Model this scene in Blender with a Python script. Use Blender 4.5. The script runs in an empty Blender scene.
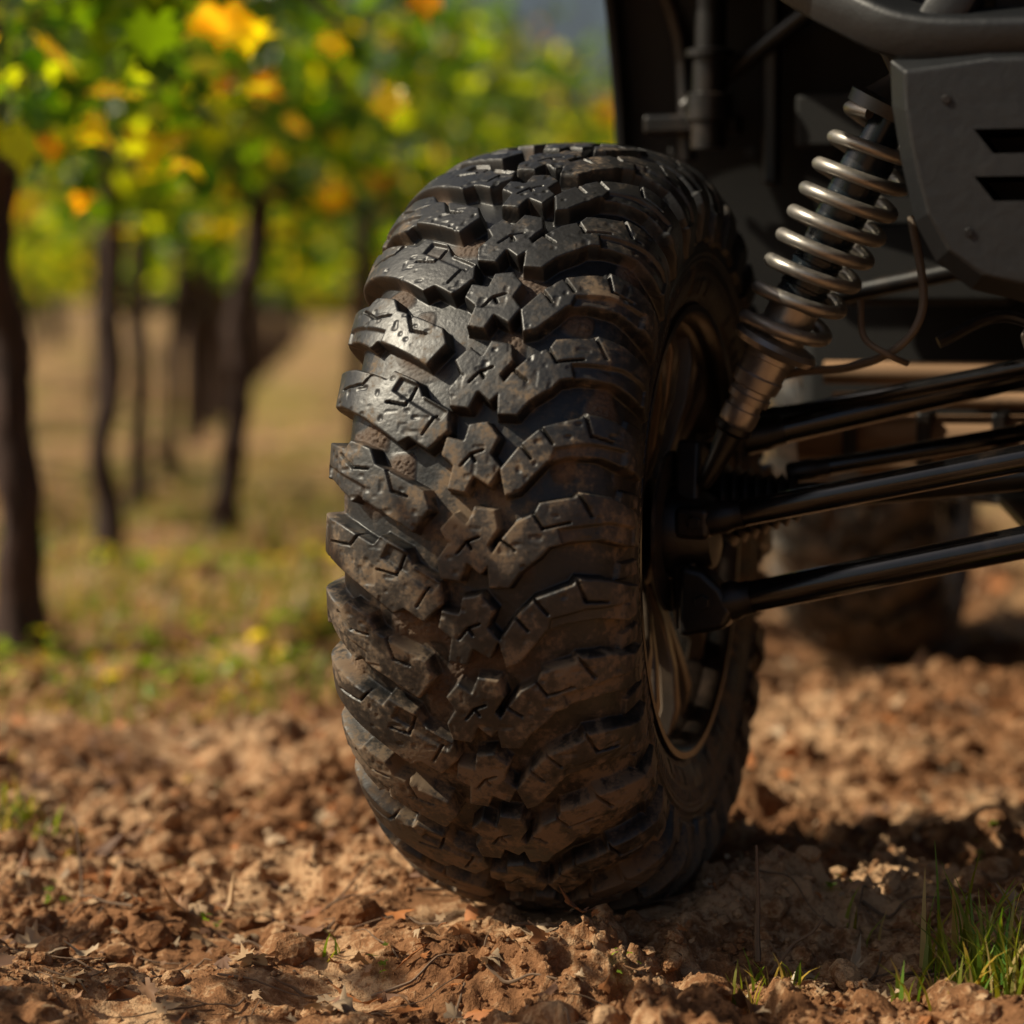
import bpy, bmesh, math, random
import numpy as np
from mathutils import Vector, Matrix
random.seed(7); RNG=np.random.default_rng(11)
scene=bpy.context.scene
COL=scene.collection
rad=math.radians

# ------------------------------------------------------------ helpers
def link(ob,parent=None):
    COL.objects.link(ob)
    if parent is not None: ob.parent=parent
    return ob
def empty(name,loc=(0,0,0),rz=0,parent=None):
    e=bpy.data.objects.new(name,None); e.location=loc; e.rotation_euler=(0,0,rz); e.empty_display_size=.1
    return link(e,parent)
def mesh_np(name,V,F,smooth=True,mat=None,parent=None,attrs=None,cols=None):
    V=np.asarray(V,dtype=np.float32); F=np.asarray(F,dtype=np.int32)
    k=F.shape[1]; me=bpy.data.meshes.new(name)
    me.vertices.add(len(V)); me.vertices.foreach_set('co',V.ravel())
    me.loops.add(F.size); me.loops.foreach_set('vertex_index',F.ravel())
    me.polygons.add(len(F)); me.polygons.foreach_set('loop_start',np.arange(0,F.size,k,dtype=np.int32))
    me.polygons.foreach_set('loop_total',np.full(len(F),k,dtype=np.int32))
    me.polygons.foreach_set('use_smooth',np.full(len(F),smooth,dtype=bool))
    me.update(calc_edges=True); me.validate()
    if attrs:
        for n,a in attrs.items():
            at=me.attributes.new(n,'FLOAT','POINT'); at.data.foreach_set('value',np.asarray(a,dtype=np.float32).ravel())
    if cols is not None:
        at=me.attributes.new('Col','FLOAT_COLOR','POINT')
        c=np.ones((len(V),4),dtype=np.float32); c[:,:3]=cols; at.data.foreach_set('color',c.ravel())
    ob=bpy.data.objects.new(name,me)
    if mat: me.materials.append(mat)
    return link(ob,parent)
TAB=RNG.random((256,256))
def vnoise(x,y,seed=0):
    x=x+seed*17.31; y=y+seed*9.77
    xi=np.floor(x).astype(int); yi=np.floor(y).astype(int); fx=x-xi; fy=y-yi
    fx=fx*fx*fx*(fx*(fx*6-15)+10); fy=fy*fy*fy*(fy*(fy*6-15)+10)
    a=TAB[xi%256,yi%256]; b=TAB[(xi+1)%256,yi%256]; c=TAB[xi%256,(yi+1)%256]; d=TAB[(xi+1)%256,(yi+1)%256]
    return (a*(1-fx)+b*fx)*(1-fy)+(c*(1-fx)+d*fx)*fy-.5
def rot2(x,y,a): 
    return x*math.cos(a)-y*math.sin(a), x*math.sin(a)+y*math.cos(a)
def frames(P):
    P=[Vector(p) for p in P]; T=[]
    for i in range(len(P)):
        a=P[max(i-1,0)]; b=P[min(i+1,len(P)-1)]; T.append((b-a).normalized())
    up=Vector((0,0,1)) if abs(T[0].z)<.9 else Vector((1,0,0))
    N=[]; n=(up-T[0]*up.dot(T[0])).normalized()
    for t in T:
        n=(n-t*n.dot(t)).normalized(); N.append(n.copy())
    return P,T,N
def tube_data(P,R,seg=12,caps=True,jit=0):
    P,T,N=frames(P); n=len(P)
    if not hasattr(R,'__len__'): R=[R]*n
    V=[];F=[]
    for i in range(n):
        B=T[i].cross(N[i])
        for s in range(seg):
            a=2*math.pi*s/seg; r=R[i]*(1+(random.uniform(-jit,jit) if jit else 0))
            V.append(P[i]+(N[i]*math.cos(a)+B*math.sin(a))*r)
    for i in range(n-1):
        for s in range(seg):
            s2=(s+1)%seg; F.append((i*seg+s,i*seg+s2,(i+1)*seg+s2,(i+1)*seg+s))
    if caps:
        F.append(tuple(range(seg-1,-1,-1))); F.append(tuple((n-1)*seg+s for s in range(seg)))
    return V,F
def mesh_py(name,V,F,mat=None,parent=None,smooth=True,bevel=0,autos=True,bseg=2):
    me=bpy.data.meshes.new(name); me.from_pydata([tuple(v) for v in V],[],F); me.update()
    bm=bmesh.new(); bm.from_mesh(me); bmesh.ops.recalc_face_normals(bm,faces=bm.faces)
    for e in bm.edges:
        if len(e.link_faces)==2 and e.calc_face_angle(0)>rad(35): e.smooth=False
    for f in bm.faces: f.smooth=smooth
    bm.to_mesh(me); bm.free()
    ob=bpy.data.objects.new(name,me)
    if mat: me.materials.append(mat)
    link(ob,parent)
    if bevel:
        for e in me.edges: e.use_edge_sharp=False
        m=ob.modifiers.new('b','BEVEL'); m.width=bevel; m.segments=bseg; m.limit_method='ANGLE'; m.angle_limit=rad(35); m.harden_normals=True
    return ob
def tube(name,P,R,mat,parent=None,seg=20,caps=True,jit=0):
    V,F=tube_data(P,R,seg,caps,jit); return mesh_py(name,V,F,mat,parent)
def smoothpath(P,n=8):
    P=[Vector(p) for p in P]; out=[]
    Q=[P[0]*2-P[1]]+P+[P[-1]*2-P[-2]]
    for i in range(1,len(Q)-2):
        for k in range(n):
            t=k/n; a,b,c,d=Q[i-1],Q[i],Q[i+1],Q[i+2]
            out.append(.5*((2*b)+(c-a)*t+(2*a-5*b+4*c-d)*t*t+(3*b-a-3*c+d)*t**3))
    out.append(P[-1]); return out
def lathe(name,prof,p0,p1,mat,parent=None,seg=40,closed=False):
    p0=Vector(p0); p1=Vector(p1); T=(p1-p0).normalized()
    up=Vector((0,0,1)) if abs(T.z)<.9 else Vector((0,1,0))
    N=(up-T*up.dot(T)).normalized(); B=T.cross(N)
    V=[];F=[];n=len(prof)
    for (t,r) in prof:
        for s in range(seg):
            a=2*math.pi*s/seg; V.append(p0+T*t+(N*math.cos(a)+B*math.sin(a))*max(r,.0004))
    for i in range(n-1 if not closed else n):
        for s in range(seg):
            s2=(s+1)%seg; j=(i+1)%n
            F.append((i*seg+s,i*seg+s2,j*seg+s2,j*seg+s))
    return mesh_py(name,V,F,mat,parent)
def prism(name,outline,axis,a0,a1,mat,parent=None,bevel=.006,bseg=2,a1off=None):
    n=len(outline); V=[]
    for a in (a0,a1):
        for (u,v) in outline:
            V.append({'x':(a,u,v),'y':(u,a,v),'z':(u,v,a)}[axis])
    F=[tuple(range(n)),tuple(range(2*n-1,n-1,-1))]+[(i,(i+1)%n,(i+1)%n+n,i+n) for i in range(n)]
    return mesh_py(name,V,F,mat,parent,bevel=bevel,bseg=bseg)
def box(name,c,s,mat,parent=None,bevel=.004,rot=(0,0,0)):
    x,y,z=[k/2 for k in s]
    V=[(a*x,b*y,d*z) for a in(-1,1) for b in(-1,1) for d in(-1,1)]
    F=[(0,1,3,2),(4,6,7,5),(0,4,5,1),(2,3,7,6),(0,2,6,4),(1,5,7,3)]
    ob=mesh_py(name,V,F,mat,parent,bevel=bevel); ob.location=c; ob.rotation_euler=rot; return ob
def bolt(name,c,r,h,axis,mat,parent):
    a=Vector(axis).normalized(); c=Vector(c)
    V,F=tube_data([c,c+a*h],r,6); return mesh_py(name,V,F,mat,parent,bevel=r*.12)

# ------------------------------------------------------------ materials
def newmat(name):
    m=bpy.data.materials.new(name); m.use_nodes=True; nt=m.node_tree
    b=nt.nodes['Principled BSDF']; return m,nt,b
def N(nt,t,**kw):
    n=nt.nodes.new(t)
    for k,v in kw.items():
        if k.startswith('i_'):
            key=k[2:]; key=int(key) if key.isdigit() else key.replace('_',' ')
            n.inputs[key].default_value=v
        else: setattr(n,k,v)
    return n
def ramp(nt,fac,stops):
    r=nt.nodes.new('ShaderNodeValToRGB'); e=r.color_ramp.elements
    e[0].position,e[0].color=stops[0][0],(*stops[0][1],1); e[1].position,e[1].color=stops[-1][0],(*stops[-1][1],1)
    for p,c in stops[1:-1]:
        x=e.new(p); x.color=(*c,1)
    nt.links.new(fac,r.inputs[0]); return r
def g(v): return (v,v,v)
def dusty(name,base,rough=.5,metal=0,dust=.4,dustcol=(.23,.14,.085),scale=9,bump=.15,coat=0,zlow=None):
    m,nt,b=newmat(name); L=nt.links.new
    tc=N(nt,'ShaderNodeTexCoord')
    n1=N(nt,'ShaderNodeTexNoise',i_Scale=scale,i_Detail=4.0,i_Roughness=.68); L(tc.outputs['Object'],n1.inputs['Vector'])
    n2=N(nt,'ShaderNodeTexNoise',i_Scale=scale*9,i_Detail=3.0,i_Roughness=.7); L(tc.outputs['Object'],n2.inputs['Vector'])
    ad=N(nt,'ShaderNodeMath',operation='MULTIPLY_ADD'); L(n2.outputs['Fac'],ad.inputs[0]); ad.inputs[1].default_value=.45; L(n1.outputs['Fac'],ad.inputs[2])
    c=1.02-dust*.55
    r=ramp(nt,ad.outputs[0],[(max(c-.22,0),g(0)),(min(c+.0,1),g(.5)),(min(c+.15,1),g(1))])
    geo=N(nt,'ShaderNodeNewGeometry'); sx=N(nt,'ShaderNodeSeparateXYZ'); L(geo.outputs['Normal'],sx.inputs[0])
    mr=N(nt,'ShaderNodeMapRange'); mr.inputs[1].default_value=-.6; mr.inputs[2].default_value=1; mr.inputs[3].default_value=.3; mr.inputs[4].default_value=1; L(sx.outputs['Z'],mr.inputs[0])
    mu=N(nt,'ShaderNodeMath',operation='MULTIPLY'); L(r.outputs[0],mu.inputs[0]); L(mr.outputs[0],mu.inputs[1])
    mu2=N(nt,'ShaderNodeMath',operation='MULTIPLY'); L(mu.outputs[0],mu2.inputs[0]); mu2.inputs[1].default_value=min(dust*1.3,1)
    mx=N(nt,'ShaderNodeMix',data_type='RGBA'); L(mu2.outputs[0],mx.inputs[0]); mx.inputs[6].default_value=(*base,1); mx.inputs[7].default_value=(*dustcol,1)
    L(mx.outputs[2],b.inputs['Base Color'])
    mr2=N(nt,'ShaderNodeMapRange'); mr2.inputs[3].default_value=rough; mr2.inputs[4].default_value=.9; L(mu2.outputs[0],mr2.inputs[0]); L(mr2.outputs[0],b.inputs['Roughness'])
    if metal:
        mr3=N(nt,'ShaderNodeMapRange'); mr3.inputs[3].default_value=metal; mr3.inputs[4].default_value=0; L(mu2.outputs[0],mr3.inputs[0]); L(mr3.outputs[0],b.inputs['Metallic'])
    bp=N(nt,'ShaderNodeBump',i_Strength=bump,i_Distance=.002); L(ad.outputs[0],bp.inputs['Height']); L(bp.outputs[0],b.inputs['Normal'])
    if coat: b.inputs['Coat Weight'].default_value=coat; b.inputs['Coat Roughness'].default_value=.10
    return m
M_arm=dusty('gloss_black_steel',(.004,.004,.0045),.14,0,.10,scale=14,coat=.7,bump=.03)
M_blk=dusty('black_steel',(.005,.005,.0055),.36,0,.20)
M_plast=dusty('dark_grey_plastic',(.007,.008,.0095),.48,0,.14,dustcol=(.06,.05,.04),scale=8,bump=.6)
M_liner=dusty('black_liner_plastic',(.003,.003,.003),.75,0,.25,dustcol=(.03,.02,.014))
M_coil=dusty('coil_steel',(.36,.34,.31),.33,.85,.40,dustcol=(.26,.20,.14),scale=18)
M_alu=dusty('aluminium',(.36,.34,.32),.30,.9,.35,dustcol=(.22,.16,.11),scale=20)
M_bolt=dusty('bolt_steel',(.04,.037,.034),.4,.6,.35,scale=20)
M_shaft=dusty('damper_body',(.010,.016,.022),.2,.2,.18,scale=20)
M_brown=dusty('dusty_frame_steel',(.06,.04,.025),.45,.1,.95,dustcol=(.36,.21,.11),scale=7)
M_rim=dusty('rim_dark_alloy',(.008,.008,.008),.28,.5,.3,dustcol=(.17,.10,.06),scale=12)
M_spoke=dusty('rim_spoke_alloy',(.14,.105,.075),.3,.75,.3,dustcol=(.24,.15,.09),scale=12)
M_cable=dusty('cable_sheath',(.12,.095,.07),.5,0,.4)

# tyre rubber
M_tyre,nt,b=newmat('tyre_rubber'); L=nt.links.new
tc=N(nt,'ShaderNodeTexCoord'); at=N(nt,'ShaderNodeAttribute',attribute_name='hgt')
geo=N(nt,'ShaderNodeNewGeometry'); sp=N(nt,'ShaderNodeSeparateXYZ'); L(geo.outputs['Position'],sp.inputs[0])
n1=N(nt,'ShaderNodeTexNoise',i_Scale=9.0,i_Detail=5.0,i_Roughness=.72); L(tc.outputs['Object'],n1.inputs['Vector'])
n2=N(nt,'ShaderNodeTexNoise',i_Scale=150.0,i_Detail=3.0,i_Roughness=.7); L(tc.outputs['Object'],n2.inputs['Vector'])
n3=N(nt,'ShaderNodeTexNoise',i_Scale=38.0,i_Detail=4.0,i_Roughness=.68); L(tc.outputs['Object'],n3.inputs['Vector'])
zr=N(nt,'ShaderNodeMapRange'); zr.inputs[1].default_value=.75; zr.inputs[2].default_value=.0; zr.inputs[3].default_value=-.08; zr.inputs[4].default_value=.20; L(sp.outputs['Z'],zr.inputs[0])
hr=N(nt,'ShaderNodeMath',operation='MULTIPLY_ADD'); L(at.outputs['Fac'],hr.inputs[0]); hr.inputs[1].default_value=.05; L(zr.outputs[0],hr.inputs[2])
a1=N(nt,'ShaderNodeMath',operation='MULTIPLY_ADD'); L(n3.outputs['Fac'],a1.inputs[0]); a1.inputs[1].default_value=.75; L(n1.outputs['Fac'],a1.inputs[2])
a2=N(nt,'ShaderNodeMath',operation='ADD'); L(a1.outputs[0],a2.inputs[0]); L(hr.outputs[0],a2.inputs[1])
a3=N(nt,'ShaderNodeMath',operation='MULTIPLY_ADD'); L(n2.outputs['Fac'],a3.inputs[0]); a3.inputs[1].default_value=.45; L(a2.outputs[0],a3.inputs[2])
a3b=N(nt,'ShaderNodeMath',operation='MULTIPLY'); L(a3.outputs[0],a3b.inputs[0]); a3b.inputs[1].default_value=.72
dr=ramp(nt,a3b.outputs[0],[(.80,g(0)),(.89,g(.14)),(.98,g(.75))])
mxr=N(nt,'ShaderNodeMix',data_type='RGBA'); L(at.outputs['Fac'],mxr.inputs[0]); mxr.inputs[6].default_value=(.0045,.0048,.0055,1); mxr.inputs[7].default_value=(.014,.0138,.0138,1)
mx=N(nt,'ShaderNodeMix',data_type='RGBA'); L(dr.outputs[0],mx.inputs[0]); L(mxr.outputs[2],mx.inputs[6]); mx.inputs[7].default_value=(.22,.15,.09,1)
L(mx.outputs[2],b.inputs['Base Color'])
rr=N(nt,'ShaderNodeMapRange'); rr.inputs[3].default_value=.30; rr.inputs[4].default_value=.88; L(dr.outputs[0],rr.inputs[0])
rr2=N(nt,'ShaderNodeMath',operation='MULTIPLY_ADD'); L(n3.outputs['Fac'],rr2.inputs[0]); rr2.inputs[1].default_value=.32; L(rr.outputs[0],rr2.inputs[2]); L(rr2.outputs[0],b.inputs['Roughness'])
b.inputs['Specular IOR Level'].default_value=.65
bp=N(nt,'ShaderNodeBump',i_Strength=.6,i_Distance=.001); L(a3.outputs[0],bp.inputs['Height']); L(bp.outputs[0],b.inputs['Normal'])

# soil
def soil_mat(name,ground=True):
    m,nt,b=newmat(name); L=nt.links.new
    geo=N(nt,'ShaderNodeNewGeometry'); P=geo.outputs['Position']
    n1=N(nt,'ShaderNodeTexNoise',i_Scale=4.0,i_Detail=5.0,i_Roughness=.7); L(P,n1.inputs['Vector'])
    n2=N(nt,'ShaderNodeTexNoise',i_Scale=60.0,i_Detail=5.0,i_Roughness=.78); L(P,n2.inputs['Vector'])
    a=N(nt,'ShaderNodeMath',operation='MULTIPLY_ADD'); L(n2.outputs['Fac'],a.inputs[0]); a.inputs[1].default_value=.8; L(n1.outputs['Fac'],a.inputs[2])
    r=ramp(nt,a.outputs[0],[(.64,(.10,.044,.020)),(.88,(.29,.138,.062)),(1.10,(.54,.34,.19))])
    col=r.outputs[0]
    if ground:
        sp=N(nt,'ShaderNodeSeparateXYZ'); L(P,sp.inputs[0])
        mr=N(nt,'ShaderNodeMapRange'); mr.inputs[1].default_value=1.8; mr.inputs[2].default_value=4.0; L(sp.outputs['Y'],mr.inputs[0])
        ng=N(nt,'ShaderNodeTexNoise',i_Scale=.9,i_Detail=4.0,i_Roughness=.6); L(P,ng.inputs['Vector'])
        gr=ramp(nt,ng.outputs['Fac'],[(.46,g(0)),(.60,g(1))])
        mm=N(nt,'ShaderNodeMath',operation='MULTIPLY'); L(mr.outputs[0],mm.inputs[0]); L(gr.outputs[0],mm.inputs[1])
        mm2=N(nt,'ShaderNodeMath',operation='MULTIPLY'); L(mm.outputs[0],mm2.inputs[0]); mm2.inputs[1].default_value=.7
        gcol=ramp(nt,n2.outputs['Fac'],[(.35,(.10,.13,.02)),(.65,(.34,.30,.08))])
        dry=N(nt,'ShaderNodeMix',data_type='RGBA'); mrd=N(nt,'ShaderNodeMapRange'); mrd.inputs[1].default_value=2.5; mrd.inputs[2].default_value=8.0; mrd.inputs[4].default_value=.7; L(sp.outputs['Y'],mrd.inputs[0])
        L(mrd.outputs[0],dry.inputs[0]); L(col,dry.inputs[6]); dry.inputs[7].default_value=(.48,.28,.15,1); col=dry.outputs[2]
        mx=N(nt,'ShaderNodeMix',data_type='RGBA'); L(mm2.outputs[0],mx.inputs[0]); L(col,mx.inputs[6]); L(gcol.outputs[0],mx.inputs[7]); col=mx.outputs[2]
    L(col,b.inputs['Base Color']); b.inputs['Roughness'].default_value=.95; b.inputs['Specular IOR Level'].default_value=.15
    bp=N(nt,'ShaderNodeBump',i_Strength=1.0,i_Distance=.008); L(n2.outputs['Fac'],bp.inputs['Height']); L(bp.outputs[0],b.inputs['Normal'])
    return m
M_soil=soil_mat('soil'); M_clod=soil_mat('soil_clod',False)

def leaf_mat(name,transl=.45,rough=.4,tm=(2.2,2.0,.8)):
    m,nt,b=newmat(name); L=nt.links.new
    at=N(nt,'ShaderNodeAttribute',attribute_name='Col')
    L(at.outputs['Color'],b.inputs['Base Color']); b.inputs['Roughness'].default_value=rough
    tr=N(nt,'ShaderNodeBsdfTranslucent'); sc=N(nt,'ShaderNodeVectorMath',operation='MULTIPLY'); L(at.outputs['Color'],sc.inputs[0]); sc.inputs[1].default_value=tm; L(sc.outputs[0],tr.inputs[0])
    ms=N(nt,'ShaderNodeMixShader'); ms.inputs[0].default_value=transl; L(b.outputs[0],ms.inputs[1]); L(tr.outputs[0],ms.inputs[2])
    L(ms.outputs[0],nt.nodes['Material Output'].inputs[0]); return m
M_leaf=leaf_mat('vine_leaf',.55,.30,(3.4,3.1,.5)); M_grass=leaf_mat('grass_blade',.4); M_dead=leaf_mat('dry_leaf',.1,.7,(1,1,1))
M_bark,nt,b=newmat('vine_bark'); L=nt.links.new
tc=N(nt,'ShaderNodeTexCoord'); mp=N(nt,'ShaderNodeMapping'); mp.inputs['Scale'].default_value=(1,1,.2); L(tc.outputs['Object'],mp.inputs[0])
n=N(nt,'ShaderNodeTexNoise',i_Scale=45.0,i_Detail=4.0,i_Roughness=.7); L(mp.outputs[0],n.inputs['Vector'])
r=ramp(nt,n.outputs['Fac'],[(.3,(.013,.007,.006)),(.7,(.075,.04,.03))]); L(r.outputs[0],b.inputs['Base Color']); b.inputs['Roughness'].default_value=.9
bp=N(nt,'ShaderNodeBump',i_Strength=1.0,i_Distance=.01); L(n.outputs['Fac'],bp.inputs['Height']); L(bp.outputs[0],b.inputs['Normal'])
M_twig=dusty('dry_twig',(.16,.10,.06),.8,0,.3)
M_wire=dusty('wire_steel',(.12,.11,.10),.5,.5,.2)

# ------------------------------------------------------------ vehicle frame
YAW=rad(17); CY,SY=math.cos(YAW),math.sin(YAW)
VX,VY=.063,0.0
def to_local(X,Y):
    dx=X-VX; dy=Y-VY
    return dx*CY-dy*SY, dx*SY+dy*CY

# ------------------------------------------------------------ ground
def ground_h(X,Y):
    X=np.asarray(X,float); Y=np.asarray(Y,float)
    rx,ry=rot2(X,Y,.5)
    far=np.clip(1.0-(np.abs(Y)+np.abs(X))/60,0,1)
    h=.035*vnoise(rx*1.3,ry*1.3,1)+.040*vnoise(rx*4,ry*4,2)+.040*vnoise(rx*10,ry*10,3)
    rx,ry=rot2(X,Y,1.3)
    m=np.clip(vnoise(rx*3,ry*3,9)*2+.85,.4,1.4)
    h=h+m*(.026*(.5-np.abs(vnoise(rx*20,ry*20,4))*2)+.020*vnoise(rx*40,ry*40,5)+.012*vnoise(rx*85,ry*85,6)+.0052*vnoise(rx*180,ry*180,7))
    h=h*(.3+.7*far)-.012
    def gs(x,y,sx,sy,a,rz=0):
        dx,dy=rot2(X-x,Y-y,-rz); return a*np.exp(-(dx/sx)**2-(dy/sy)**2)
    h=h+gs(.62,1.05,.35,.22,.06,.2)+gs(1.2,.7,.5,.3,.04)+gs(-.9,.9,.6,.3,.03)+gs(.55,-.1,.22,.10,.018)-gs(.45,.28,.2,.16,.02)
    lx=(X-VX)*CY-(Y-VY)*SY; ly=(X-VX)*SY+(Y-VY)*CY
    d=np.sqrt((lx/.135)**2+(ly/.20)**2)
    w=np.clip(1.35-d,0,.5)*2; w=w*w*(3-2*w)
    h=h*(1-w)+w*(.006+h*.3)
    ring=np.exp(-((d-1.45)/.33)**2)
    h=h+ring*.022*(.7+1.2*vnoise(X*9,Y*9,12))+gs(.25,-.09,.08,.07,.036)+gs(.17,-.16,.05,.04,.014)
    return h
def axis(lo,hi,step,far0,far1,gr=1.055):
    a=list(np.arange(lo,hi,step)); s=step; x=a[-1]; R=[]
    while x<far1: s*=gr; x+=s; R.append(x)
    s=step; x=a[0]; Ls=[]
    while x>far0: s*=gr; x-=s; Ls.append(x)
    return np.array(Ls[::-1]+a+R)
ax=axis(-.62,.72,.0032,-250,250,1.045); ay=axis(-.55,.75,.0032,-60,400,1.045)
GX,GY=np.meshgrid(ax,ay); GZ=ground_h(GX,GY)
nx,ny=len(ax),len(ay); idx=np.arange(nx*ny).reshape(ny,nx)
F=np.stack([idx[:-1,:-1],idx[:-1,1:],idx[1:,1:],idx[1:,:-1]],-1).reshape(-1,4)
mesh_np('ground',np.stack([GX,GY,GZ],-1).reshape(-1,3),F,True,M_soil)

# clods
def ico(sub):
    bm=bmesh.new(); bmesh.ops.create_icosphere(bm,subdivisions=sub,radius=1)
    V=np.array([v.co[:] for v in bm.verts]); F=np.array([[v.index for v in f.verts] for f in bm.faces]); bm.free(); return V,F
def rotmats(n,tilt=None):
    q=RNG.normal(size=(n,4)); q/=np.linalg.norm(q,axis=1)[:,None]; w,x,y,z=q.T
    return np.stack([np.stack([1-2*(y*y+z*z),2*(x*y-z*w),2*(x*z+y*w)],-1),np.stack([2*(x*y+z*w),1-2*(x*x+z*z),2*(y*z-x*w)],-1),np.stack([2*(x*z-y*w),2*(y*z+x*w),1-2*(x*x+y*y)],-1)],1)
def scatter_xy(n,xr,yr,maskfreq=2.2,thr=-.1):
    X=[];Y=[]
    while len(X)<n:
        x=RNG.uniform(*xr,n); y=RNG.uniform(*yr,n)
        k=(vnoise(x*maskfreq,y*maskfreq,21)+RNG.normal(size=n)*.12)>thr
        lx,ly=to_local(x,y); k&=~((np.abs(lx)<.14)&(np.abs(ly)<.16))
        X+=list(x[k]);Y+=list(y[k])
    return np.array(X[:n]),np.array(Y[:n])
def clods(sub,n,smin,smax,xr,yr,jit,pw=2.5,sink=.25):
    T,F=ico(sub); x,y=scatter_xy(n,xr,yr); s=smin+(smax-smin)*RNG.random(n)**pw
    R=rotmats(n); k=len(T)
    dirs=RNG.normal(size=(n,5,3)); dirs/=np.linalg.norm(dirs,axis=2)[:,:,None]
    dt=np.einsum('nmj,kj->nkm',dirs,T); lump=(.30*(dt>.55)*(dt-.55)).sum(2)-(.8*np.clip(dt-.72,0,1)).sum(2)
    base=T[None]*(1+lump[:,:,None]+RNG.normal(size=(n,k,1))*jit)
    base=base*RNG.uniform(.6,1.15,(n,1,3))
    V=np.einsum('nij,nkj->nki',R,base)*s[:,None,None]; V[:,:,2]*=.8
    V+=np.stack([x,y,ground_h(x,y)+s*sink],-1)[:,None,:]
    FF=(F[None]+(np.arange(n)*k)[:,None,None]).reshape(-1,3)
    return V.reshape(-1,3),FF
parts=[clods(1,24000,.0014,.0055,(-.75,.95),(-.55,1.2),.13),clods(1,9000,.003,.012,(-1.3,1.5),(-.3,3),.13),clods(3,1100,.005,.024,(-.75,.95),(-.5,1.3),.05,2.2,.12),clods(2,900,.010,.034,(-1.6,1.8),(.6,4),.08,2.5,.15)]
off=0;VV=[];FF=[]
for v,f in parts: VV.append(v);FF.append(f+off);off+=len(v)
mesh_np('soil_clods',np.concatenate(VV),np.concatenate(FF),False,M_clod)

# ------------------------------------------------------------ leaves
def leaf_template():
    pts=[(0,-.12),(.22,-.42),(.50,-.34),(.42,-.12),(.78,.02),(.60,.22),(.82,.48),(.46,.42),(.34,.60),(.20,.62),(0,1.0)]
    full=pts+[(-x,y) for x,y in pts[-2:0:-1]]
    P=np.array([(0,0)]+full)*.5
    z=-.10*np.abs(P[:,0])*1.5-.15*P[:,1]**2
    V=np.column_stack([P,z]); n=len(full)
    F=np.array([(0,i+1,(i+1)%n+1) for i in range(n)])
    return V,F
LT,LF=leaf_template()
def leaves(pos,size,cols,flat=0,hang=0,curl=1.0,squash=False):
    n=len(pos); R=rotmats(n)
    if hang:
        az=RNG.uniform(0,2*np.pi,n); til=RNG.normal(.9,.45,n)
        ca,sa,ct,st=np.cos(az),np.sin(az),np.cos(til),np.sin(til); z=np.zeros(n)
        ey=np.stack([ca*ct,sa*ct,-st],-1); ex=np.stack([-sa,ca,z],-1); ez=np.cross(ex,ey)
        R=np.stack([ex,ey,ez],-1)
    if flat:
        az=RNG.uniform(0,2*np.pi,n); a=RNG.normal(0,.35,n); b2=RNG.normal(0,.35,n)
        ey=np.stack([np.cos(az),np.sin(az),b2],-1); ey/=np.linalg.norm(ey,axis=1)[:,None]
        ex=np.stack([-np.sin(az),np.cos(az),a],-1); ez=np.cross(ex,ey); ez/=np.linalg.norm(ez,axis=1)[:,None]; ex=np.cross(ey,ez)
        R=np.stack([ex,ey,ez],-1)
    T=np.repeat(LT[None],n,0).copy()
    if squash:
        T[:,:,0]*=RNG.uniform(.35,.9,(n,1)); T[:,1:,:2]*=1+RNG.normal(0,.18,(n,T.shape[1]-1,1))
    cu=RNG.normal(.6 if not flat else 1.2,1.0,(n,1))*curl; T[:,:,2]+=cu*T[:,:,0]**2+RNG.normal(0,.5*curl,(n,1))*T[:,:,1]**2
    T[:,1:,:2]*=1+RNG.normal(0,.06,(n,T.shape[1]-1,1))
    V=np.einsum('nij,nkj->nki',R,T)*size[:,None,None]+pos[:,None,:]
    k=T.shape[1]; FF=(LF[None]+(np.arange(n)*k)[:,None,None]).reshape(-1,3)
    C=np.repeat(cols[:,None,:],k,1).reshape(-1,3)
    return V.reshape(-1,3),FF,C
def leafcols(n,py=.07,po=.012,dark=1):
    g1=np.array([.012,.045,.005]); g2=np.array([.12,.21,.010]); t=RNG.random((n,1))**1.5
    c=g1*(1-t)+g2*t
    r=RNG.random(n); c[r<py]=np.array([.75,.56,.02])*RNG.uniform(.6,1.1,((r<py).sum(),1))
    k=(r>=py)&(r<py+po); c[k]=np.array([.50,.20,.02])
    k=(r>=py+po)&(r<3.0*py+po); c[k]=np.array([.34,.40,.02])
    return c*dark

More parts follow.
